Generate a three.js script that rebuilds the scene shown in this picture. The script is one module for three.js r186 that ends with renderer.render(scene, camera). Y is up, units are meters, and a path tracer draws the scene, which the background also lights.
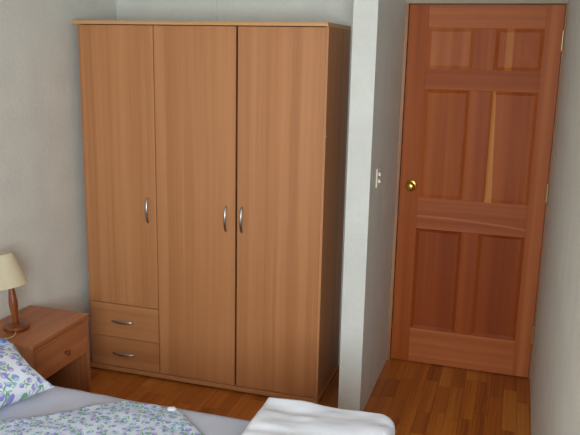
import * as THREE from 'three';
import { RoundedBoxGeometry } from 'three/addons/geometries/RoundedBoxGeometry.js';
import { mergeGeometries } from 'three/addons/utils/BufferGeometryUtils.js';
import { RectAreaLightUniformsLib } from 'three/addons/lights/RectAreaLightUniformsLib.js';

// ---------------------------------------------------------------- camera, sky, light, exposure
const scene = new THREE.Scene();
const camera = new THREE.PerspectiveCamera(2 * Math.atan(217.5 / 725.445) * 180 / Math.PI, 580 / 435, 0.05, 60);
camera.position.set(0.845, 1.7372, 3.2682);
camera.rotation.set(-0.223, 0.3007, 0.0215, 'YXZ');
scene.add(camera);

const renderer = new THREE.WebGLRenderer();
renderer.toneMapping = THREE.LinearToneMapping;
renderer.toneMappingExposure = 1.0;
renderer.shadowMap.enabled = true;

scene.background = new THREE.Color().setRGB(0.85, 0.95, 1.1);       // overcast daylight outside the window

// the window's daylight, an area the size of the opening in the wall behind the camera
RectAreaLightUniformsLib.init();
const WIN = { x0: 0.35, x1: 1.75, y0: 0.95, y1: 2.2, z: 4.2 };
const daylight = new THREE.RectAreaLight(new THREE.Color().setRGB(0.92, 1.0, 1.06), 18.8, WIN.x1 - WIN.x0 - 0.1, WIN.y1 - WIN.y0 - 0.1);
daylight.position.set((WIN.x0 + WIN.x1) / 2, (WIN.y0 + WIN.y1) / 2, WIN.z - 0.02);
daylight.lookAt(daylight.position.x, daylight.position.y, 0);
daylight.name = 'window_daylight';
scene.add(daylight);

// ---------------------------------------------------------------- helpers
function rng(seed) {
  let s = seed >>> 0;
  return () => { s = (s + 0x6D2B79F5) >>> 0; let t = s; t = Math.imul(t ^ (t >>> 15), t | 1); t ^= t + Math.imul(t ^ (t >>> 7), t | 61); return ((t ^ (t >>> 14)) >>> 0) / 4294967296; };
}
function hash(x, y, s) { let h = Math.imul(x, 374761393) ^ Math.imul(y, 668265263) ^ Math.imul(s, 2147483647); h = Math.imul(h ^ (h >>> 13), 1274126177); return ((h ^ (h >>> 16)) >>> 0) / 4294967296; }
const mod = (a, n) => ((a % n) + n) % n;
function noise(x, y, s = 1, px = 4096, py = 4096) {          // periodic value noise, 0..1
  const xi = Math.floor(x), yi = Math.floor(y), fx = x - xi, fy = y - yi;
  const ux = fx * fx * (3 - 2 * fx), uy = fy * fy * (3 - 2 * fy);
  const g = (a, b) => hash(mod(xi + a, px), mod(yi + b, py), s);
  return (g(0, 0) * (1 - ux) + g(1, 0) * ux) * (1 - uy) + (g(0, 1) * (1 - ux) + g(1, 1) * ux) * uy;
}
function dataTex(w, h, fn, srgb = true) {
  const d = new Uint8Array(w * h * 4);
  for (let j = 0; j < h; j++) for (let i = 0; i < w; i++) {
    const c = fn((i + 0.5) / w, (j + 0.5) / h), k = (j * w + i) * 4;
    for (let q = 0; q < 3; q++) d[k + q] = Math.max(0, Math.min(255, Math.round(c[q])));
    d[k + 3] = 255;
  }
  const t = new THREE.DataTexture(d, w, h);
  t.wrapS = t.wrapT = THREE.RepeatWrapping; t.magFilter = THREE.LinearFilter; t.minFilter = THREE.LinearMipmapLinearFilter; t.generateMipmaps = true;
  if (srgb) t.colorSpace = THREE.SRGBColorSpace;
  t.needsUpdate = true;
  return t;
}
const mixc = (a, b, t) => [a[0] + (b[0] - a[0]) * t, a[1] + (b[1] - a[1]) * t, a[2] + (b[2] - a[2]) * t];
// wood: grain runs along v. dark / mid / light are sRGB triples
function woodTex(w, h, { dark, mid, light, bands = 14, fine = 90, warp = 0.02, seed = 1, streak, fineAmt = 0.55, bandAmt = 1.5 }) {
  return dataTex(w, h, (u, v) => {
    const uu = u + warp * (noise(u * 3, v * 2, seed + 9, 3, 2) - 0.5) + warp * 0.4 * (noise(u * 6, v * 5, seed + 10, 6, 5) - 0.5);
    const b = noise(uu * bands, v * 1, seed, bands, 1) * 0.6 + noise(uu * bands * 3, v * 2, seed + 1, bands * 3, 2) * 0.4;
    const f = noise(uu * fine, v * 3, seed + 2, fine, 3);
    const p = noise(u * 160, v * 12, seed + 3, 160, 12);
    let t = (b - 0.5) * bandAmt + (f - 0.5) * fineAmt + (p - 0.5) * 0.25;
    let c = t < 0 ? mixc(mid, dark, Math.min(1, -t * 1.4)) : mixc(mid, light, Math.min(1, t * 1.4));
    if (streak) { const s = streak(u, v); if (s) c = mixc(c, s.c, s.a * (0.8 + 0.2 * f)); }
    return c;
  });
}
// uv in metres: the grain axis becomes v, the other axis of the face becomes u
function uvBox(geo, grain, scaleU, scaleV, ou = 0, ov = 0) {
  const p = geo.attributes.position, n = geo.attributes.normal, uv = new Float32Array(p.count * 2);
  const A = ['x', 'y', 'z'], g = A.indexOf(grain);
  for (let i = 0; i < p.count; i++) {
    const P = [p.getX(i), p.getY(i), p.getZ(i)], N = [Math.abs(n.getX(i)), Math.abs(n.getY(i)), Math.abs(n.getZ(i))];
    const d = N.indexOf(Math.max(...N));
    let v = g, u;
    if (d === g) { u = (g + 1) % 3; v = (g + 2) % 3; } else u = 3 - g - d;
    uv[i * 2] = (P[u] + ou) / scaleU; uv[i * 2 + 1] = (P[v] + ov) / scaleV;
  }
  geo.setAttribute('uv', new THREE.BufferAttribute(uv, 2));
  return geo;
}
function box(x0, x1, y0, y1, z0, z1, r = 0) {                      // box from bounds, edges rounded by r
  const w = x1 - x0, h = y1 - y0, d = z1 - z0;
  const g = r ? new RoundedBoxGeometry(w, h, d, 2, r) : new THREE.BoxGeometry(w, h, d);
  g.translate((x0 + x1) / 2, (y0 + y1) / 2, (z0 + z1) / 2);
  return g;
}
const merge = (list) => mergeGeometries(list.map((g) => { const q = g.index ? g.toNonIndexed() : g; for (const k of Object.keys(q.attributes)) if (!['position', 'normal', 'uv'].includes(k)) q.deleteAttribute(k); return q; }));
const taken = new Map();
function numbered(name) { const k = taken.get(name) ?? 0; taken.set(name, k + 1); return k ? name + '_' + String(k).padStart(3, '0') : name; }
function mesh(name, geo, mat, parent = scene) {
  const m = new THREE.Mesh(geo, mat);
  m.castShadow = m.receiveShadow = true;
  m.name = parent === scene ? numbered(name) : name;
  parent.add(m);
  return m;
}
function group(name, [x, y, z] = [0, 0, 0]) { const g = new THREE.Group(); g.name = numbered(name); g.position.set(x, y, z); scene.add(g); return g; }
function tag(o, label, category, extra = {}) { Object.assign(o.userData, { label, category }, extra); return o; }
function structure(o, label, category) { o.userData.kind = 'structure'; return tag(o, label, category); }
const std = (o) => new THREE.MeshStandardMaterial(o);
const phys = (o) => new THREE.MeshPhysicalMaterial(o);

// ---------------------------------------------------------------- the room
const XL = -1.3525, XR = 1.0295, ZB = -0.459, ZN = 4.2, H = 2.45, XE = 2.5, ZR = 2.3;    // the room widens to XE nearer than ZR; left, right, back, near walls and ceiling
const PX0 = 0.1216, PX1 = 0.2292, PZ = 0.073;                        // the partition between wardrobe and door
const ZD = -0.699;                                                   // face of the door

const plasterBump = dataTex(256, 256, (u, v) => { const t = 255 * (0.55 * noise(u * 40, v * 40, 5, 40, 40) + 0.45 * noise(u * 90, v * 90, 6, 90, 90)); return [t, t, t]; }, false);
const plasterMap = dataTex(256, 256, (u, v) => { const t = 0.975 + 0.03 * noise(u * 5, v * 5, 7, 5, 5) + 0.015 * noise(u * 30, v * 30, 8, 30, 30); return [255 * t * 0.98, 255 * t * 0.98, 255 * t * 0.98]; });
function plaster(hex) { return std({ color: hex, roughness: 0.85, map: plasterMap, bumpMap: plasterBump, bumpScale: 0.0012 }); }
const wallPaint = plaster(0xe2e4dc);
const ceilingPaint = plaster(0xeaeae6);
function wall(name, list, label, mat = wallPaint) {
  const g = merge(list.map((b) => uvBox(box(...b), 'y', 0.5, 0.5)));
  return structure(mesh(name, g, mat), label, 'wall');
}
const T = 0.14;
wall('wall_left', [[XL - T, XL, 0, H, ZB - T, ZN + T]], 'pale grey plaster wall behind the nightstand');
wall('wall_back', [[XL, PX0, 0, H, ZB - T, ZB]], 'pale grey plaster wall behind the wardrobe');
wall('wall_right', [[XR, XR + T, 0, H, ZD - 0.3, ZR]], 'grey plaster wall to the right of the red wooden door');
wall('wall_partition', [[PX0, PX1, 0, H, -0.72, PZ]], 'narrow white wall end standing between wardrobe and door recess');
wall('wall_door', [[PX1, XR, 2.035, H, ZD - 0.1, ZD + 0.012]], 'strip of wall above the red wooden door');
wall('wall_return', [[XR + T, XE + T, 0, H, ZR - T, ZR]], 'wall to the right of the camera');
wall('wall_east', [[XE, XE + T, 0, H, ZR, ZN + T]], 'far right wall of the wider part of the room');
wall('wall_hall', [[PX0, XR + T, 0, H, ZD - 0.36, ZD - 0.3]], 'wall of the hall beyond the closed door');
wall('wall_near', [
  [XL, XE, 0, WIN.y0, ZN, ZN + T], [XL, XE, WIN.y1, H, ZN, ZN + T],
  [XL, WIN.x0, WIN.y0, WIN.y1, ZN, ZN + T], [WIN.x1, XE, WIN.y0, WIN.y1, ZN, ZN + T]], 'wall with the window behind the camera');
structure(mesh('ceiling', uvBox(box(XL - T, XE + T, H, H + 0.1, ZD - 0.4, ZN + T), 'x', 0.5, 0.5), ceilingPaint), 'white ceiling of the bedroom', 'ceiling');
// painted batten on the back wall above the wardrobe
structure(mesh('trim_1', uvBox(merge([box(-0.786, -0.742, 1.0, H, ZB, ZB + 0.006, 0.002), box(-0.770, -0.7665, 1.0, H, ZB + 0.004, ZB + 0.0085)]), 'y', 0.5, 0.5), wallPaint), 'painted vertical batten on the wall above the wardrobe', 'trim');
// window behind the camera
{
  const w = group('window_1'); structure(w, 'window with white frame in the wall behind the camera', 'window');
  const white = std({ color: 0xe4e4e0, roughness: 0.5 });
  const { x0, x1, y0, y1 } = WIN, xm = (x0 + x1) / 2, f = 0.05, z0 = ZN + 0.05, z1 = ZN + 0.1;
  for (const b of [[x0, x1, y0, y0 + f], [x0, x1, y1 - f, y1], [x0, x0 + f, y0 + f, y1 - f], [x1 - f, x1, y0 + f, y1 - f], [xm - 0.03, xm + 0.03, y0 + f, y1 - f]])
    mesh('frame', box(b[0], b[1], b[2], b[3], z0, z1), white, w);
  const glass = phys({ color: 0xffffff, transmission: 1, thickness: 0, roughness: 0, ior: 1.5 });
  mesh('pane', box(x0 + f, xm - 0.03, y0 + f, y1 - f, z0 + 0.02, z0 + 0.024), glass, w);
  mesh('pane', box(xm + 0.03, x1 - f, y0 + f, y1 - f, z0 + 0.02, z0 + 0.024), glass, w);
}
// pale filler spot on the right wall
tag(mesh('filler_patch', new THREE.SphereGeometry(0.011, 16, 8).scale(0.15, 1, 1).translate(XR, 1.17, -0.26), std({ color: 0xe6e4da, roughness: 0.9 })), 'small pale round filler spot on the wall right of the door', 'patch');

// ---------------------------------------------------------------- strip parquet floor
{
  const floor = group('floor'); structure(floor, 'glossy honey-brown strip parquet floor', 'floor');
  mesh('subfloor', box(XL - T, XE + T, -0.1, -0.012, ZD - 0.36, ZN + T), std({ color: 0x2a1a0e, roughness: 0.9 }), floor);
  const tones = [
    { dark: [156, 82, 26], mid: [188, 109, 37], light: [200, 124, 48] },
    { dark: [142, 72, 22], mid: [177, 99, 33], light: [188, 112, 42] },
    { dark: [168, 94, 32], mid: [196, 121, 46], light: [206, 134, 56] },
    { dark: [128, 64, 20], mid: [162, 89, 31], light: [174, 100, 38] }];
  const mats = tones.map((t, i) => phys({ map: woodTex(256, 512, { ...t, bands: 9, fine: 60, seed: 30 + i * 7, warp: 0.05 }), roughness: 0.42, clearcoat: 0.25, clearcoatRoughness: 0.25 }));
  const W = 0.068, gap = 0.0012, lens = [0.22, 0.3, 0.38, 0.46], shared = new Map();
  const plankGeo = (len, k) => {
    const key = len.toFixed(3) + k;
    if (!shared.has(key)) shared.set(key, uvBox(box(-W / 2 + gap / 2, W / 2 - gap / 2, -0.012, 0, gap / 2, len - gap / 2), 'z', 0.28, 0.9, k * 0.071 + 0.03, k * 0.27));
    return shared.get(key);
  };
  const r = rng(77), far = [];
  const pick = () => { const t = r(); return t < 0.38 ? 0 : t < 0.7 ? 1 : t < 0.86 ? 2 : 3; };
  const step = (XR - XL) / Math.round((XR - XL) / W), rows = Math.round((XE - XL) / step);
  for (let i = 0; i < rows; i++) {
    const x = XL + (i + 0.5) * step;
    const start = x > XR ? ZR : x > PX1 - 0.05 ? ZD - 0.3 : ZB;
    let z = start;
    while (z < ZN - 0.01) {
      let len = lens[Math.floor(r() * 4)];
      if (z === start) len = lens[0] * (0.45 + 0.25 * Math.floor(r() * 3));
      len = Math.min(len, ZN - z);
      const k = Math.floor(r() * 4), m = pick(), g = plankGeo(len, k);
      if (z < 1.75) { const o = mesh('plank', g, mats[m], floor); o.position.set(x, 0, z); }
      else far.push([g, x, z, m]);
      z += len;
    }
  }
  tones.forEach((_, m) => {
    const o = mesh('plank_field', merge(far.filter((f) => f[3] === m).map(([g, x, z]) => g.clone().translate(x, 0, z))), mats[m], floor);
    o.userData.kind = 'stuff';
  });
}

// ---------------------------------------------------------------- red wooden six-panel door
{
  const door = group('door_1', [0, 0, 0]); structure(door, 'closed reddish wooden six-panel door with brass knob', 'door');
  const fir = { dark: [156, 75, 30], mid: [171, 86, 36], light: [184, 99, 46] };
  const pale = [220, 150, 82];
  const opts = (seed, extra = {}) => ({ ...fir, bands: 10, fine: 90, warp: 0.04, fineAmt: 0.35, bandAmt: 1.7, seed, ...extra });
  const finish = (map, color = 0xffffff) => phys({ map, color, roughness: 0.55, specularIntensity: 0.6 });
  const texA = woodTex(256, 512, opts(51)), texB = woodTex(256, 512, opts(64, { dark: [171, 90, 45], mid: [185, 103, 55], light: [196, 116, 66] }));
  const texC = woodTex(256, 512, opts(73, { dark: [154, 73, 24], mid: [170, 85, 30], light: [186, 100, 40] }));
  const soft = (x, a, b, w) => Math.max(0, Math.min(1, (x - a) / w)) * Math.max(0, Math.min(1, (b - x) / w));
  const tan = [184, 100, 48];
  const wedge = woodTex(256, 512, opts(81, { bands: 4, streak: (u, v) => { const a = soft(u, 0.025, 0.205 - 0.095 * v, 0.02); return a > 0 ? { c: pale, a: a * 0.95 } : { c: tan, a: 0.7 * soft(u, 0.1, 0.41, 0.03) }; } }));
  const stripe = woodTex(256, 256, opts(87, { bands: 4, streak: (u) => { const a = soft(u, 0.21, 0.40, 0.03); return a > 0 ? { c: pale, a: a * 0.6 } : null; } }));
  const railStreak = woodTex(256, 512, opts(92, { dark: [162, 82, 43], mid: [176, 94, 51], light: [188, 108, 62], streak: (u, v) => { const c = 0.072 - 0.55 * (v - 0.23) ** 2, d = Math.abs(mod(u - c + 0.5, 1) - 0.5); return d < 0.024 ? { c: pale, a: (1 - d / 0.024) * 0.6 } : null; } }));
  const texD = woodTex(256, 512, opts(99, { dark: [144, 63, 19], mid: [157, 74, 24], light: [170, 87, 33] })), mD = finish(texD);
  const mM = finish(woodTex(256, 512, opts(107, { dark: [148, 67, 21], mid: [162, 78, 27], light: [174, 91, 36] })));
  const mA = finish(texA), mB = finish(texB), mC = finish(texC), mW = finish(wedge), mS = finish(stripe), mR = finish(railStreak);
  const dl = 0.249, dr = 1.0186, TH = 0.036, zb = ZD - TH;
  const sl = 0.352, sr = 0.932, ml = 0.590, mr = 0.698;
  const bar = (name, b, grain, mat, k) => mesh(name, uvBox(box(b[0], b[1], b[2], b[3], zb, ZD, 0.0015), grain, 0.42, 1.6, k * 0.113, k * 0.37), mat, door);
  bar('stile', [dl, sl, 0.006, 1.998], 'y', mC, 1);
  bar('stile', [sr, dr, 0.006, 1.998], 'y', mB, 4);
  bar('rail', [sl, sr, 1.882, 1.998], 'x', mB, 2);
  bar('rail', [sl, sr, 1.565, 1.67], 'x', mA, 5);
  bar('rail', [sl, sr, 0.80, 0.975], 'x', mR, 0);
  bar('rail', [sl, sr, 0.006, 0.21], 'x', mB, 7);
  bar('mullion', [ml, mr, 1.67, 1.882], 'y', mA, 3);
  bar('mullion', [ml, mr, 0.975, 1.565], 'y', mA, 6);
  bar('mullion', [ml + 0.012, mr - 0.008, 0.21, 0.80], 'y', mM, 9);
  // a raised panel: sloped moulding down from the frame, a groove, a bevel up to the flat field
  function panelGeo(x0, x1, y0, y1) {
    const rings = [[0, 0], [0.002, -0.0005], [0.019, -0.010], [0.020, -0.010], [0.03, -0.0098]];
    const pos = [], idx = [];
    for (const [i, z] of rings) for (const [x, y] of [[x0 + i, y0 + i], [x1 - i, y0 + i], [x1 - i, y1 - i], [x0 + i, y1 - i]]) pos.push(x, y, ZD - 0.0015 + z);
    for (let k = 0; k + 1 < rings.length; k++) for (let c = 0; c < 4; c++) { const a = k * 4 + c, b = k * 4 + (c + 1) % 4; idx.push(a, b, b + 4, a, b + 4, a + 4); }
    const l = (rings.length - 1) * 4; idx.push(l, l + 1, l + 2, l, l + 2, l + 3);
    // closed back
    const o = pos.length / 3; for (const [x, y] of [[x0, y0], [x1, y0], [x1, y1], [x0, y1]]) pos.push(x, y, zb + 0.004);
    for (let c = 0; c < 4; c++) { const a = c, b = (c + 1) % 4; idx.push(b, a, o + a, b, o + a, o + b); }
    idx.push(o, o + 2, o + 1, o, o + 3, o + 2);
    let g = new THREE.BufferGeometry(); g.setAttribute('position', new THREE.Float32BufferAttribute(pos, 3)); g.setIndex(idx);
    g = g.toNonIndexed(); g.computeVertexNormals(); return g;
  }
  const panel = (b, mat, su, sv, ou, ov) => { const g = panelGeo(...b); const q = uvBox(g, 'y', su, sv, ou, ov); const p = q.attributes.position, uv = q.attributes.uv; for (let i = 0; i < p.count; i++) uv.setXY(i, (p.getX(i) + ou) / su, (p.getY(i) + ov) / sv); return mesh('panel', q, mat, door); };
  panel([sl, ml, 1.67, 1.882], mB, 0.42, 1.6, 0.2, 0.1);
  panel([mr, sr, 1.67, 1.882], mS, sr - mr, 0.212, -mr, -1.67);
  panel([sl, ml, 0.975, 1.565], mC, 0.42, 1.6, 0.31, 0.5);
  panel([mr, sr, 0.975, 1.565], mW, sr - mr, 0.59, -mr, -0.975);
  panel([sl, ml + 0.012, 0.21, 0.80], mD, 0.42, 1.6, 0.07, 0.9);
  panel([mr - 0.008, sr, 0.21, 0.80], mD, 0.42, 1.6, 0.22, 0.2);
  // brass knob
  const brass = std({ color: 0xd9b45c, metalness: 1, roughness: 0.2 });
  const prof = [[0, 0.066], [0.012, 0.0655], [0.020, 0.062], [0.025, 0.055], [0.0265, 0.047], [0.024, 0.039], [0.017, 0.032], [0.011, 0.027], [0.0095, 0.02], [0.011, 0.008], [0.012, 0.0]].map(([a, b]) => new THREE.Vector2(a, b)).reverse();
  const kn = mesh('knob', new THREE.LatheGeometry(prof, 40).rotateX(Math.PI / 2).translate(0.312, 1.04, ZD), brass, door); kn.userData.label = 'round brass door knob';
  mesh('rosette', new THREE.LatheGeometry([[0, 0], [0.031, 0], [0.031, 0.003], [0.027, 0.0075], [0.014, 0.009], [0, 0.009]].map(([a, b]) => new THREE.Vector2(a, b)), 40).rotateX(Math.PI / 2).translate(0.312, 1.04, ZD), brass, kn);
  const hingeMetal = std({ color: 0xcdb98a, metalness: 0.9, roughness: 0.35 });
  for (const y of [1.825, 1.05, 0.26]) {
    const g = merge([new THREE.CylinderGeometry(0.0055, 0.0055, 0.09, 16).translate(XR - 0.0095, y, ZD + 0.006), new THREE.SphereGeometry(0.006, 12, 8).translate(XR - 0.0095, y + 0.047, ZD + 0.006), new THREE.SphereGeometry(0.006, 12, 8).translate(XR - 0.0095, y - 0.047, ZD + 0.006)]);
    const hg = mesh('hinge', g, hingeMetal, door); hg.userData.label = 'small brass hinge barrel';
  }
  // frame: jambs and head
  const jambWood = phys({ map: woodTex(128, 256, { dark: [150, 104, 72], mid: [180, 132, 98], light: [202, 158, 122], bands: 8, fine: 40, seed: 120 }), roughness: 0.5 });
  const fr = group('trim_2'); structure(fr, 'narrow wooden frame around the red door', 'trim');
  mesh('jamb', uvBox(box(PX1, dl - 0.003, 0, 2.003, ZD - 0.1, ZD + 0.014, 0.002), 'y', 0.2, 1), jambWood, fr);
  mesh('jamb', uvBox(box(dr + 0.003, XR, 0, 2.003, ZD - 0.1, ZD + 0.004, 0.002), 'y', 0.2, 1), jambWood, fr);
  const head = mesh('head_jamb', uvBox(box(PX1, XR, 2.003, 2.035, ZD - 0.1, ZD + 0.016, 0.002), 'x', 0.2, 1), std({ color: 0xb5a792, roughness: 0.7 }), fr); head.userData.label = 'painted top piece of the door frame';
  mesh('stop', uvBox(merge([box(dl - 0.003, dl + 0.012, 0, 2.003, zb - 0.02, zb - 0.002), box(dr - 0.012, dr + 0.003, 0, 2.003, zb - 0.02, zb - 0.002), box(dl + 0.012, dr - 0.012, 1.985, 2.003, zb - 0.02, zb - 0.002)]), 'y', 0.2, 1), jambWood, fr);
}
// light switch on the partition
{
  const s = group('light_switch', [PX1, 1.17, -0.10]); tag(s, 'small cream light switch plate on the wall left of the door', 'light switch');
  const ivory = std({ color: 0xe9e4d2, roughness: 0.4 });
  mesh('plate', new RoundedBoxGeometry(0.007, 0.09, 0.066, 2, 0.0025).translate(0.0035, 0, 0), ivory, s);
  for (const y of [-0.017, 0.017]) mesh('rocker', new RoundedBoxGeometry(0.012, 0.018, 0.012, 2, 0.003).rotateZ(0.25).translate(0.011, y, 0), ivory, s);
}

// ---------------------------------------------------------------- wardrobe
const beechOpts = { dark: [176, 116, 70], mid: [190, 129, 81], light: [202, 142, 92], bands: 9, fine: 80, warp: 0.03, fineAmt: 0.3 };
const beechTex = [201, 215, 233].map((seed) => woodTex(256, 512, { ...beechOpts, seed }));
const beech = beechTex.map((map) => phys({ map, roughness: 0.48, clearcoat: 0.08, clearcoatRoughness: 0.4 }));
const beechEdge = phys({ map: woodTex(128, 256, { dark: [190, 138, 88], mid: [204, 154, 102], light: [216, 170, 118], bands: 7, fine: 40, seed: 240, fineAmt: 0.3 }), roughness: 0.4 });
const steel = std({ color: 0xb4b2b0, metalness: 1, roughness: 0.3 });
function archHandle(len, depth) {                                   // bow handle along y, feet at z = 0
  const pts = [];
  for (let i = 0; i <= 24; i++) { const t = i / 24, a = Math.PI * t; pts.push(new THREE.Vector3(0, (t - 0.5) * len, 0.001 + depth * Math.pow(Math.sin(a), 0.6))); }
  const c = new THREE.CatmullRomCurve3(pts), g = new THREE.TubeGeometry(c, 40, 1, 10, false);
  // flattened section, wider in the middle
  const p = g.attributes.position, S = 11;
  for (let i = 0; i <= 40; i++) {
    const t = i / 40, q = c.getPointAt(t), wx = 0.0052 + 0.002 * Math.sin(Math.PI * t), wz = 0.0042;
    for (let j = 0; j < S; j++) { const k = i * S + j, dx = p.getX(k) - q.x, dy = p.getY(k) - q.y, dz = p.getZ(k) - q.z; p.setXYZ(k, q.x + dx * wx, q.y + dy * wz, q.z + dz * wz); }
  }
  g.computeVertexNormals();
  return g;
}
{
  const w = group('wardrobe', [0, 0, 0]); tag(w, 'tall beech-coloured three-door wardrobe with two drawers at lower left', 'wardrobe');
  const W = 1.306, D = 0.436, HT = 1.875, s = 0.011, bk = -D;
  const U = 0.44, V = 2.1;
  const part = (name, b, grain, m, k, r = 0.0015, parent = w) => mesh(name, uvBox(box(...b, r), grain, U, V, k * 0.137, k * 0.41), m, parent);
  part('side_panel', [-s - 0.008, -0.004, 0.012, HT - 0.018, bk, -0.001], 'y', beech[1], 1);
  part('side_panel', [-W, -W + s + 0.004, 0.012, HT - 0.018, bk, -0.001], 'y', beech[1], 2);
  part('top_board', [-W - 0.022, -0.004, HT - 0.018, HT, bk, 0.016], 'x', beechEdge, 3, 0.002);
  part('back_panel', [-W + s + 0.004, -s - 0.008, 0.036, HT - 0.018, bk, bk + 0.005], 'y', beech[0], 4, 0.001);
  part('bottom_board', [-W - 0.004, 0.002, 0.012, 0.034, bk, 0.012], 'x', beech[2], 5, 0.002);
  part('partition', [-0.893, -0.877, 0.034, HT - 0.018, bk + 0.006, -0.022], 'y', beech[0], 6);
  for (const x of [-W + 0.05, -0.05]) for (const z of [-0.03, bk + 0.03]) mesh('foot', new THREE.CylinderGeometry(0.018, 0.015, 0.012, 16).translate(x, 0.006, z), std({ color: 0x201a16, roughness: 0.7 }), w);
  const t = 0.017, zf = 0.002;
  const leaf = (b, m, k) => part('door', [b[0], b[1], b[2], b[3], zf - t, zf], 'y', m, k, 0.0018);
  const top = HT - 0.021;
  const d1 = leaf([-W + s + 0.0015, -0.8868, 0.4005, top], beech[0], 7);
  const d2 = leaf([-0.8832, -0.4525, 0.037, top], beech[1], 8);
  const d3 = leaf([-0.4425, -s - 0.0055, 0.037, top], beech[2], 9);
  const handle = (parent, x, y, turn) => { const g = archHandle(0.128, 0.021); if (turn) g.rotateZ(Math.PI / 2 + turn); const h = mesh('handle', g.translate(x, y, zf), steel, parent); h.userData.label = 'curved grey metal handle'; };
  handle(d1, -0.934, 0.932); handle(d2, -0.501, 0.926); handle(d3, -0.416, 0.928);
  [[0.2075, 0.3975, 0.302], [0.037, 0.2045, 0.116]].forEach(([y0, y1, hy], i) => {
    const dw = part('drawer', [-W + s + 0.0015, -0.8868, y0, y1, zf - t, zf], 'x', beech[2 - i], 10 + i, 0.0018);
    handle(dw, -1.101, hy, 0.03);
  });
  mesh('screw_cap', new THREE.CylinderGeometry(0.005, 0.005, 0.002, 12).rotateZ(Math.PI / 2).translate(-0.0035, 1.36, -0.012), std({ color: 0xd8c8b0, roughness: 0.5 }), w);
}

// ---------------------------------------------------------------- nightstand with its lamp
{
  const n = group('nightstand', [0, 0, 0]); tag(n, 'beech-coloured nightstand with one drawer between bed and wardrobe', 'nightstand');
  const nb = { dark: [156, 92, 54], mid: [172, 106, 64], light: [186, 120, 76], bands: 11, fine: 70, warp: 0.03 };
  const m = [311, 327].map((seed) => phys({ map: woodTex(256, 512, { ...nb, seed }), roughness: 0.45, clearcoat: 0.1, clearcoatRoughness: 0.4 }));
  const x0 = -1.345, x1 = -1.015, z0 = 0.449, z1 = 0.87;
  const part = (name, b, grain, k, mm = 0, r = 0.0015, parent = n) => mesh(name, uvBox(box(...b, r), grain, 0.44, 1.4, k * 0.137, k * 0.41), m[mm], parent);
  part('top_board', [x0, x1, 0.496, 0.515, z0, z1], 'z', 1, 0, 0.002);
  part('side_panel', [x0, x1 - 0.004, 0, 0.496, z0 + 0.002, z0 + 0.018], 'y', 2, 1);
  part('side_panel', [x0, x1 - 0.004, 0, 0.496, z1 - 0.018, z1 - 0.002], 'y', 3, 1);
  part('back_panel', [x0, x0 + 0.006, 0.05, 0.496, z0 + 0.018, z1 - 0.018], 'y', 4, 1, 0.001);
  part('shelf', [x0 + 0.006, x1 - 0.012, 0.06, 0.076, z0 + 0.018, z1 - 0.018], 'z', 5, 1);
  part('plinth', [x1 - 0.03, x1 - 0.014, 0, 0.06, z0 + 0.018, z1 - 0.018], 'z', 6, 1);
  part('drawer_bottom', [x0 + 0.006, x1 - 0.022, 0.336, 0.346, z0 + 0.018, z1 - 0.018], 'z', 7, 1, 0.001);
  const dw = part('drawer', [x1 - 0.02, x1 - 0.002, 0.332, 0.492, z0 + 0.0195, z1 - 0.0195], 'z', 8, 0, 0.002);
  const prof = [[0, 0], [0.007, 0], [0.0065, 0.008], [0.011, 0.013], [0.012, 0.018], [0.009, 0.022], [0, 0.0235]].map(([a, b]) => new THREE.Vector2(a, b));
  mesh('knob', new THREE.LatheGeometry(prof, 24).rotateZ(-Math.PI / 2).translate(x1 - 0.002, 0.397, 0.645), phys({ map: m[0].map, color: 0xb08a78, roughness: 0.5 }), dw);
}
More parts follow.
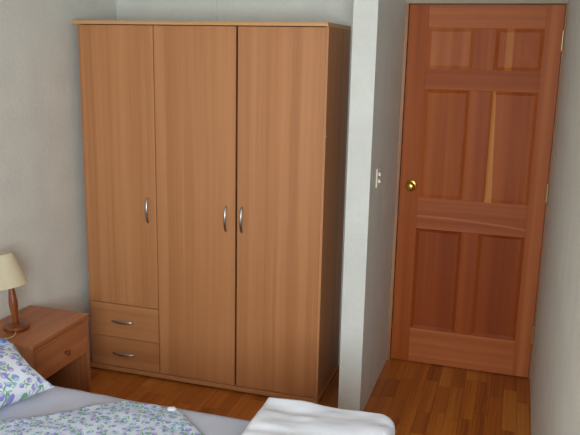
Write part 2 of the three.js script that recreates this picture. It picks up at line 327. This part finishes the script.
{
  const l = group('table_lamp', [-1.205, 0.515, 0.728]); tag(l, 'small table lamp with turned wooden stem and cream shade on the nightstand', 'lamp');
  const wood = phys({ map: woodTex(128, 256, { dark: [98, 44, 16], mid: [126, 62, 24], light: [150, 82, 36], bands: 6, fine: 40, seed: 402 }), roughness: 0.35, clearcoat: 0.3, clearcoatRoughness: 0.3 });
  const L = (a, n = 40) => new THREE.LatheGeometry(a.map(([x, y]) => new THREE.Vector2(x, y)), n);
  const lean = (g) => g.rotateZ(0.075);
  mesh('base', L([[0, 0], [0.05, 0], [0.0545, 0.004], [0.0545, 0.016], [0.050, 0.022], [0.02, 0.025], [0, 0.025]]), wood, l);
  mesh('stem', lean(L([[0.0, 0.02], [0.0135, 0.0205], [0.0125, 0.04], [0.0145, 0.07], [0.019, 0.105], [0.0195, 0.125], [0.016, 0.155], [0.011, 0.195], [0.0105, 0.21], [0, 0.211]], 32)), wood, l);
  mesh('socket', lean(L([[0, 0.21], [0.011, 0.21], [0.011, 0.245], [0.015, 0.247], [0.015, 0.26], [0, 0.262]], 24)), std({ color: 0xd8d0bc, roughness: 0.5 }), l);
  // shade tilted towards the head of the bed
  const r0 = 0.08, r1 = 0.046, hh = 0.145, t = 0.0012;
  const shade = L([[r0, 0], [r1, hh], [r1 - t, hh], [r0 - t, 0], [r0, 0]], 56).translate(0, -0.035, 0).rotateZ(0.2).translate(-0.03, 0.232, 0);
  const linenBump = dataTex(256, 128, (u, v) => { const k = 140 + 90 * (noise(u * 128, v * 30, 441, 128, 30) - 0.5) + 60 * (noise(u * 60, v * 64, 442, 60, 64) - 0.5); return [k, k, k]; }, false);
  const sm = mesh('lamp_shade', shade, phys({ color: 0xe9dcbc, roughness: 0.9, bumpMap: linenBump, bumpScale: 0.0006, transmission: 0.3, thickness: 0, side: THREE.DoubleSide }), l); sm.userData.label = 'tilted cream conical shade';
  const curve = new THREE.CatmullRomCurve3([[0.03, 0.004, 0.045], [0.045, 0.004, 0.07], [0.05, 0.004, 0.1], [0.03, 0.004, 0.13]].map((p) => new THREE.Vector3(...p)));
  const cord = mesh('cord', new THREE.TubeGeometry(curve, 20, 0.0025, 8), std({ color: 0xd9c79c, roughness: 0.6 }), l); cord.userData.label = 'cream power cord';
}

// ---------------------------------------------------------------- bed
const BX0 = -1.335, BX1 = 0.555, BZ0 = 1.03, BZ1 = 1.93, BY = 0.452;
{
  const b = group('bed', [0, 0, 0]); tag(b, 'low single bed frame and mattress below the floral bedding', 'bed');
  const wood = beech[1];
  mesh('mattress', box(BX0 + 0.012, BX1 - 0.012, 0.26, BY - 0.012, BZ0 + 0.012, BZ1 - 0.012, 0.03), std({ color: 0xdedcda, roughness: 0.95 }), b);
  for (const [z0, z1] of [[BZ0 + 0.01, BZ0 + 0.03], [BZ1 - 0.03, BZ1 - 0.01]]) mesh('side_rail', uvBox(box(BX0 + 0.01, BX1 - 0.01, 0.14, 0.258, z0, z1, 0.002), 'x', 0.44, 1.4), wood, b);
  for (const [x0, x1] of [[BX0 + 0.01, BX0 + 0.03], [BX1 - 0.03, BX1 - 0.01]]) mesh('end_rail', uvBox(box(x0, x1, 0.14, 0.258, BZ0 + 0.03, BZ1 - 0.03, 0.002), 'z', 0.44, 1.4), wood, b);
  mesh('slat_base', box(BX0 + 0.03, BX1 - 0.03, 0.23, 0.258, BZ0 + 0.03, BZ1 - 0.03), wood, b);
  for (const x of [BX0 + 0.06, BX1 - 0.06]) for (const z of [BZ0 + 0.06, BZ1 - 0.06]) mesh('leg', new THREE.CylinderGeometry(0.025, 0.022, 0.23, 20).translate(x, 0.115, z), wood, b);
}
// a closed cloth from a function f(u, v) -> [x, y, z] with thickness t below it
function cloth(f, nu, nv, t, uvScale) {
  const pos = [], uv = [], idx = [], S = (nu + 1) * (nv + 1);
  for (let s = 0; s < 2; s++) for (let j = 0; j <= nv; j++) for (let i = 0; i <= nu; i++) {
    const p = f(i / nu, j / nv), edge = i === 0 || j === 0 || i === nu || j === nv;
    pos.push(p[0], p[1] - (s ? t : 0) - (edge ? (s ? -t * 0.35 : t * 0.35) : 0), p[2]); uv.push((p[3] ?? p[0]) / uvScale, (p[4] ?? p[2]) / uvScale);
  }
  const id = (s, i, j) => s * S + j * (nu + 1) + i;
  for (let j = 0; j < nv; j++) for (let i = 0; i < nu; i++) {
    idx.push(id(0, i, j), id(0, i, j + 1), id(0, i + 1, j + 1), id(0, i, j), id(0, i + 1, j + 1), id(0, i + 1, j));
    idx.push(id(1, i, j), id(1, i + 1, j + 1), id(1, i, j + 1), id(1, i, j), id(1, i + 1, j), id(1, i + 1, j + 1));
  }
  for (let i = 0; i < nu; i++) { idx.push(id(0, i, 0), id(0, i + 1, 0), id(1, i + 1, 0), id(0, i, 0), id(1, i + 1, 0), id(1, i, 0)); idx.push(id(0, i, nv), id(1, i + 1, nv), id(0, i + 1, nv), id(0, i, nv), id(1, i, nv), id(1, i + 1, nv)); }
  for (let j = 0; j < nv; j++) { idx.push(id(0, 0, j), id(1, 0, j + 1), id(0, 0, j + 1), id(0, 0, j), id(1, 0, j), id(1, 0, j + 1)); idx.push(id(0, nu, j), id(0, nu, j + 1), id(1, nu, j + 1), id(0, nu, j), id(1, nu, j + 1), id(1, nu, j)); }
  const g = new THREE.BufferGeometry();
  g.setAttribute('position', new THREE.Float32BufferAttribute(pos, 3)); g.setAttribute('uv', new THREE.Float32BufferAttribute(uv, 2)); g.setIndex(idx); g.computeVertexNormals();
  return g;
}
const weave = dataTex(256, 256, (u, v) => { const k = 128 + 80 * (noise(u * 120, v * 120, 501, 120, 120) - 0.5) + 60 * (noise(u * 25, v * 25, 502, 25, 25) - 0.5); return [k, k, k]; }, false);
// the sheet wraps over the mattress edges and hangs down the sides
{
  const sheet = (u, v) => {
    // arc-length profile across (v) and along (u), hanging 0.18 m at each side
    const prof = (s, a, b) => { const hang = 0.17, r = 0.03, L = b - a, q = s * (L + 2 * hang) - hang; if (q < 0) return [a - 0.001, q]; if (q > L) return [b + 0.001, L - q]; return [a + q, 0]; };
    const [x, dx] = prof(u, BX0, BX1), [z, dz] = prof(v, BZ0, BZ1);
    const ex = Math.min(x - BX0, BX1 - x), ez = Math.min(z - BZ0, BZ1 - z);
    const rnd = (e) => e < 0.03 ? -0.03 + Math.sqrt(Math.max(0, 0.03 * 0.03 - (0.03 - Math.max(0, e)) ** 2)) : 0;
    let y = BY + Math.min(0, dx) + Math.min(0, dz) + 0.5 * (rnd(ex) + rnd(ez)) * (dx || dz ? 1 : 1);
    const wr = 0.006 * (noise(x * 5 + z * 3, z * 9 - x * 2, 510) - 0.5) + 0.003 * (noise(x * 16, z * 14, 511) - 0.5);
    return [x, y + wr, z + (dz < 0 ? (z < 1.5 ? -1 : 1) * 0.006 * noise(x * 12, y * 4, 512) : 0), x, z + dz];
  };
  tag(mesh('bed_sheet', cloth(sheet, 110, 70, 0.0025, 0.4), std({ color: 0xc6c8d6, roughness: 0.95, bumpMap: weave, bumpScale: 0.0005, side: THREE.DoubleSide })), 'pale lavender-white sheet covering the mattress', 'sheet');
}
// floral print: lavender tulips, blue buds and green leaves on white
function floralTexture(seed, n, size, ground) {
  const N = 1024, c = document.createElement('canvas'); c.width = c.height = N;
  const g = c.getContext('2d'), r = rng(seed);
  g.fillStyle = ground; g.fillRect(0, 0, N, N);
  const wrap = (x, y, draw) => { for (const dx of [-N, 0, N]) for (const dy of [-N, 0, N]) { if (x + dx < -120 || x + dx > N + 120 || y + dy < -120 || y + dy > N + 120) continue; g.save(); g.translate(x + dx, y + dy); draw(); g.restore(); } };
  const petal = (col, x, y, a, w, h) => { g.save(); g.translate(x, y); g.rotate(a); g.fillStyle = col; g.beginPath(); g.ellipse(0, 0, w, h, 0, 0, Math.PI * 2); g.fill(); g.restore(); };
  const cell = N / n;
  for (let i = 0; i < n; i++) for (let j = 0; j < n; j++) {
    const x = (i + 0.5 + (r() - 0.5) * 0.5 + (j % 2) * 0.5) * cell, y = (j + 0.5 + (r() - 0.5) * 0.5) * cell, a = r() * 6.28, s = size * (0.8 + r() * 0.4), kind = r(), q = r();
    wrap(x, y, () => {
      g.rotate(a);
      g.strokeStyle = '#84b092'; g.lineWidth = s * 0.1; g.beginPath(); g.moveTo(0, 0); g.quadraticCurveTo(s * 0.3, s * 0.8, 0, s * 1.35); g.stroke();
      petal('#74a888', s * 0.38, s * 0.85, 0.7, s * 0.15, s * 0.5);
      petal('#98c2a6', -s * 0.34, s * 0.95, -0.8, s * 0.14, s * 0.44);
      const [m, d, l] = kind < 0.55 ? ['#a4a3d8', '#8f8fcb', '#bebee6'] : kind < 0.8 ? ['#9ab6de', '#84a3d0', '#b8cdea'] : ['#b4acd9', '#9f98cc', '#c9c4e6'];
      petal(m, 0, 0, 0, s * 0.52, s * 0.56); petal(d, -s * 0.26, -s * 0.08, 0.3, s * 0.22, s * 0.5); petal(l, s * 0.2, -s * 0.1, -0.25, s * 0.2, s * 0.46); petal(d, 0, s * 0.25, 0, s * 0.3, s * 0.16);
      if (q < 0.5) { petal('#9fc0e0', s * 0.95, s * 0.1, 0.4, s * 0.2, s * 0.26); petal('#7fae88', s * 0.85, s * 0.5, 0.2, s * 0.08, s * 0.3); }
    });
  }
  const t = new THREE.CanvasTexture(c); t.wrapS = t.wrapT = THREE.RepeatWrapping; t.colorSpace = THREE.SRGBColorSpace; return t;
}
const floralPillow = std({ map: floralTexture(601, 11, 56, '#e2e6f0'), roughness: 0.95, bumpMap: weave, bumpScale: 0.0004, side: THREE.DoubleSide });
const floralCover = std({ map: floralTexture(613, 13, 44, '#d3dce8'), roughness: 0.95, bumpMap: weave, bumpScale: 0.0004, side: THREE.DoubleSide });
// floral cover spread with its corner towards the wardrobe
{
  const f = (u, v) => {
    const z = 1.078 + v * 0.83 + 0.006 * Math.sin(u * 9) * (1 - v);
    const L = -0.445 - 1.18 * (z - 1.08) + 0.008 * Math.sin(z * 26), Rr = Math.min(0.058, -0.25 + 1.3 * (z - 1.08)) + 0.006 * Math.sin(z * 30);
    const Lc = Math.max(L, -0.78 - 0.12 * v);
    const x = Lc + u * (Rr - Lc);
    const puff = 0.008 * Math.min(1, Math.min(u, 1 - u) * 14) * Math.min(1, v * 10 + 0.2);
    const y = BY + 0.0165 + puff * (0.5 + noise(x * 9 + 4, z * 10, 620)) + 0.006 * (noise(x * 24, z * 22, 621) - 0.5);
    return [x, y, z];
  };
  const c = tag(mesh('floral_bedcover', cloth(f, 90, 80, 0.011, 0.4), floralCover), 'white bedcover printed with lavender and green flowers spread over the sheet', 'bedcover');
  const g = new THREE.SphereGeometry(0.0105, 14, 10); const p = g.attributes.position;
  for (let i = 0; i < p.count; i++) { const k = 0.75 + 0.5 * noise(p.getX(i) * 300 + 9, p.getY(i) * 300 + p.getZ(i) * 200 + 9, 630); p.setXYZ(i, p.getX(i) * k * 1.6, p.getY(i) * k * 0.55, p.getZ(i) * k * 1.4); }
  g.computeVertexNormals();
  mesh('corner_tie', g.translate(-0.262, BY + 0.019, 1.092), std({ color: 0xeef0f2, roughness: 0.95 }), c).userData.label = 'small white tied corner';
}
// floral pillow, propped up at the head of the bed
{
  const A = [-0.757, 0.474, 1.09], B = [-0.957, 0.612, 1.06], C = [-0.93, 0.476, 1.58], D = [-1.12, 0.612, 1.58];
  const nu = 56, nv = 72, pos = [], uv = [], idx = [], N = [0.575, 0.818, 0];
  const base = (u, v) => [0, 1, 2].map((k) => (A[k] * (1 - u) + B[k] * u) * (1 - v) + (C[k] * (1 - u) + D[k] * u) * v);
  const cen = base(0.5, 0.5);
  for (let s = 0; s < 2; s++) for (let j = 0; j <= nv; j++) for (let i = 0; i <= nu; i++) {
    const u = i / nu, v = j / nv, p = base(u, v);
    const inU = 0.085 * Math.sin(Math.PI * u) * Math.pow(Math.abs(2 * v - 1), 5), inV = 0.05 * Math.sin(Math.PI * v) * Math.pow(Math.abs(2 * u - 1), 5);
    // seams curve inwards between the corners
    p[2] += inU * (v < 0.5 ? 1 : -1) * 0.5; const du = [A[0] - B[0], A[1] - B[1]]; const q = inV * (u < 0.5 ? -1 : 1); p[0] += du[0] * q; p[1] += du[1] * q;
    const e = Math.pow(Math.max(0, 16 * u * (1 - u) * v * (1 - v)), 0.42);
    const wr = 0.006 * (noise(u * 7, v * 11, 640) - 0.5) * Math.min(1, e * 2);
    if (s === 0) { const h = 0.075 * e + wr; p[0] += N[0] * h; p[1] += N[1] * h; }
    else { const h = 0.06 * e; p[0] -= N[0] * h; p[1] = Math.max(BY + 0.008, p[1] - N[1] * h - 0.1 * e * u); }
    pos.push(...p); uv.push((u * 0.26 + 0.05) / 0.42, (v * 0.5) / 0.42);
  }
  const S = (nu + 1) * (nv + 1), id = (s, i, j) => s * S + j * (nu + 1) + i;
  for (let j = 0; j < nv; j++) for (let i = 0; i < nu; i++) {
    idx.push(id(0, i, j), id(0, i, j + 1), id(0, i + 1, j + 1), id(0, i, j), id(0, i + 1, j + 1), id(0, i + 1, j));
    idx.push(id(1, i, j), id(1, i + 1, j + 1), id(1, i, j + 1), id(1, i, j), id(1, i + 1, j), id(1, i + 1, j + 1));
  }
  const g = new THREE.BufferGeometry(); g.setAttribute('position', new THREE.Float32BufferAttribute(pos, 3)); g.setAttribute('uv', new THREE.Float32BufferAttribute(uv, 2)); g.setIndex(idx); g.computeVertexNormals();
  const p = group('pillow'); tag(p, 'floral pillow with lavender tulips propped at the head of the bed', 'pillow');
  mesh('pillow_body', g, floralPillow, p);
  const hem = (u, v) => { const q = base(1, v * 0.9 + 0.005); return [q[0] - 0.05 * u + 0.004, q[1] + 0.016 * Math.sin(u * 2.6) + 0.03 * v * (1 - v) + 0.004 * Math.sin(v * 40), q[2] + 0.008 * Math.sin(u * 5), u * 0.05, v * 0.5]; };
  mesh('hem', cloth(hem, 10, 60, 0.006, 0.42), std({ map: floralPillow.map, color: 0xb9cfe6, roughness: 0.95, side: THREE.DoubleSide }), p).userData.label = 'loose pale blue hem of the pillowcase';
}
// folded white blanket on the foot end
{
  const X0 = 0.076, X1 = 0.553, Z0 = 1.024, Z1 = 1.52, Y0 = BY + 0.005;
  const layers = [[0, 0.048], [0.046, 0.1]];
  const b = group('folded_blanket'); tag(b, 'thick folded white blanket lying on the foot of the bed', 'blanket');
  const white = std({ color: 0xeceef5, roughness: 0.95, bumpMap: weave, bumpScale: 0.0008 });
  layers.forEach(([a, c], k) => {
    const g = new RoundedBoxGeometry(X1 - X0, c - a, Z1 - Z0, 10, (c - a) / 2 - 0.001), p = g.attributes.position;
    // RoundedBox keeps one quad on each flat face, so build the layer from a finer grid
    const nu = 60, nv = 60, f = (s) => (u, v) => {
      const rc = 0.07, w = X1 - X0 - 0.01 * k, d = Z1 - Z0 - 0.01 * k;
      let x = (u - 0.5) * w, z = (v - 0.5) * d;
      // rounded far right corner
      const cx = w / 2 - rc, cz = -d / 2 + rc;
      if (x > cx && z < cz) { const ex = (x - cx) / rc, ez = (cz - z) / rc, m = Math.max(ex, ez), l = Math.hypot(ex, ez); if (l > 0) { x = cx + ex * m / l * rc; z = cz - ez * m / l * rc; } }
      const edge = Math.min(Math.min(u, 1 - u) * w, Math.min(v, 1 - v) * d), r = (c - a) / 2, e = edge < r ? Math.sqrt(Math.max(0, 1 - (1 - edge / r) ** 2)) : 1;
      const xx = x + (X0 + X1) / 2, zz = z + (Z0 + Z1) / 2;
      const wr = (0.016 * (noise(xx * 5 + zz * 2, zz * 15 - xx * 3, 650 + k) - 0.5) + 0.007 * (noise(xx * 16 + zz * 6, zz * 34, 655) - 0.5)) * e;
      const mid = Y0 + (a + c) / 2 + (k ? 0.012 * u * e : 0);
      return [xx, s ? mid - r * e : mid + r * e + (k ? wr : 0), zz];
    };
    const top = f(0), bot = f(1), pos = [], uv = [], idx = [], S = (nu + 1) * (nv + 1);
    for (const fn of [top, bot]) for (let j = 0; j <= nv; j++) for (let i = 0; i <= nu; i++) { const smooth = (t) => t < 0.5 ? 0.5 * Math.pow(2 * t, 1.5) : 1 - 0.5 * Math.pow(2 - 2 * t, 1.5); const q = fn(smooth(i / nu), smooth(j / nv)); pos.push(...q); uv.push(q[0] / 0.3, q[2] / 0.3); }
    const id = (s, i, j) => s * S + j * (nu + 1) + i;
    for (let j = 0; j < nv; j++) for (let i = 0; i < nu; i++) {
      idx.push(id(0, i, j), id(0, i, j + 1), id(0, i + 1, j + 1), id(0, i, j), id(0, i + 1, j + 1), id(0, i + 1, j));
      idx.push(id(1, i, j), id(1, i + 1, j + 1), id(1, i, j + 1), id(1, i, j), id(1, i + 1, j), id(1, i + 1, j + 1));
    }
    const q = new THREE.BufferGeometry(); q.setAttribute('position', new THREE.Float32BufferAttribute(pos, 3)); q.setAttribute('uv', new THREE.Float32BufferAttribute(uv, 2)); q.setIndex(idx); q.computeVertexNormals();
    mesh('fold', q, white, b);
  });
}
renderer.render(scene, camera);
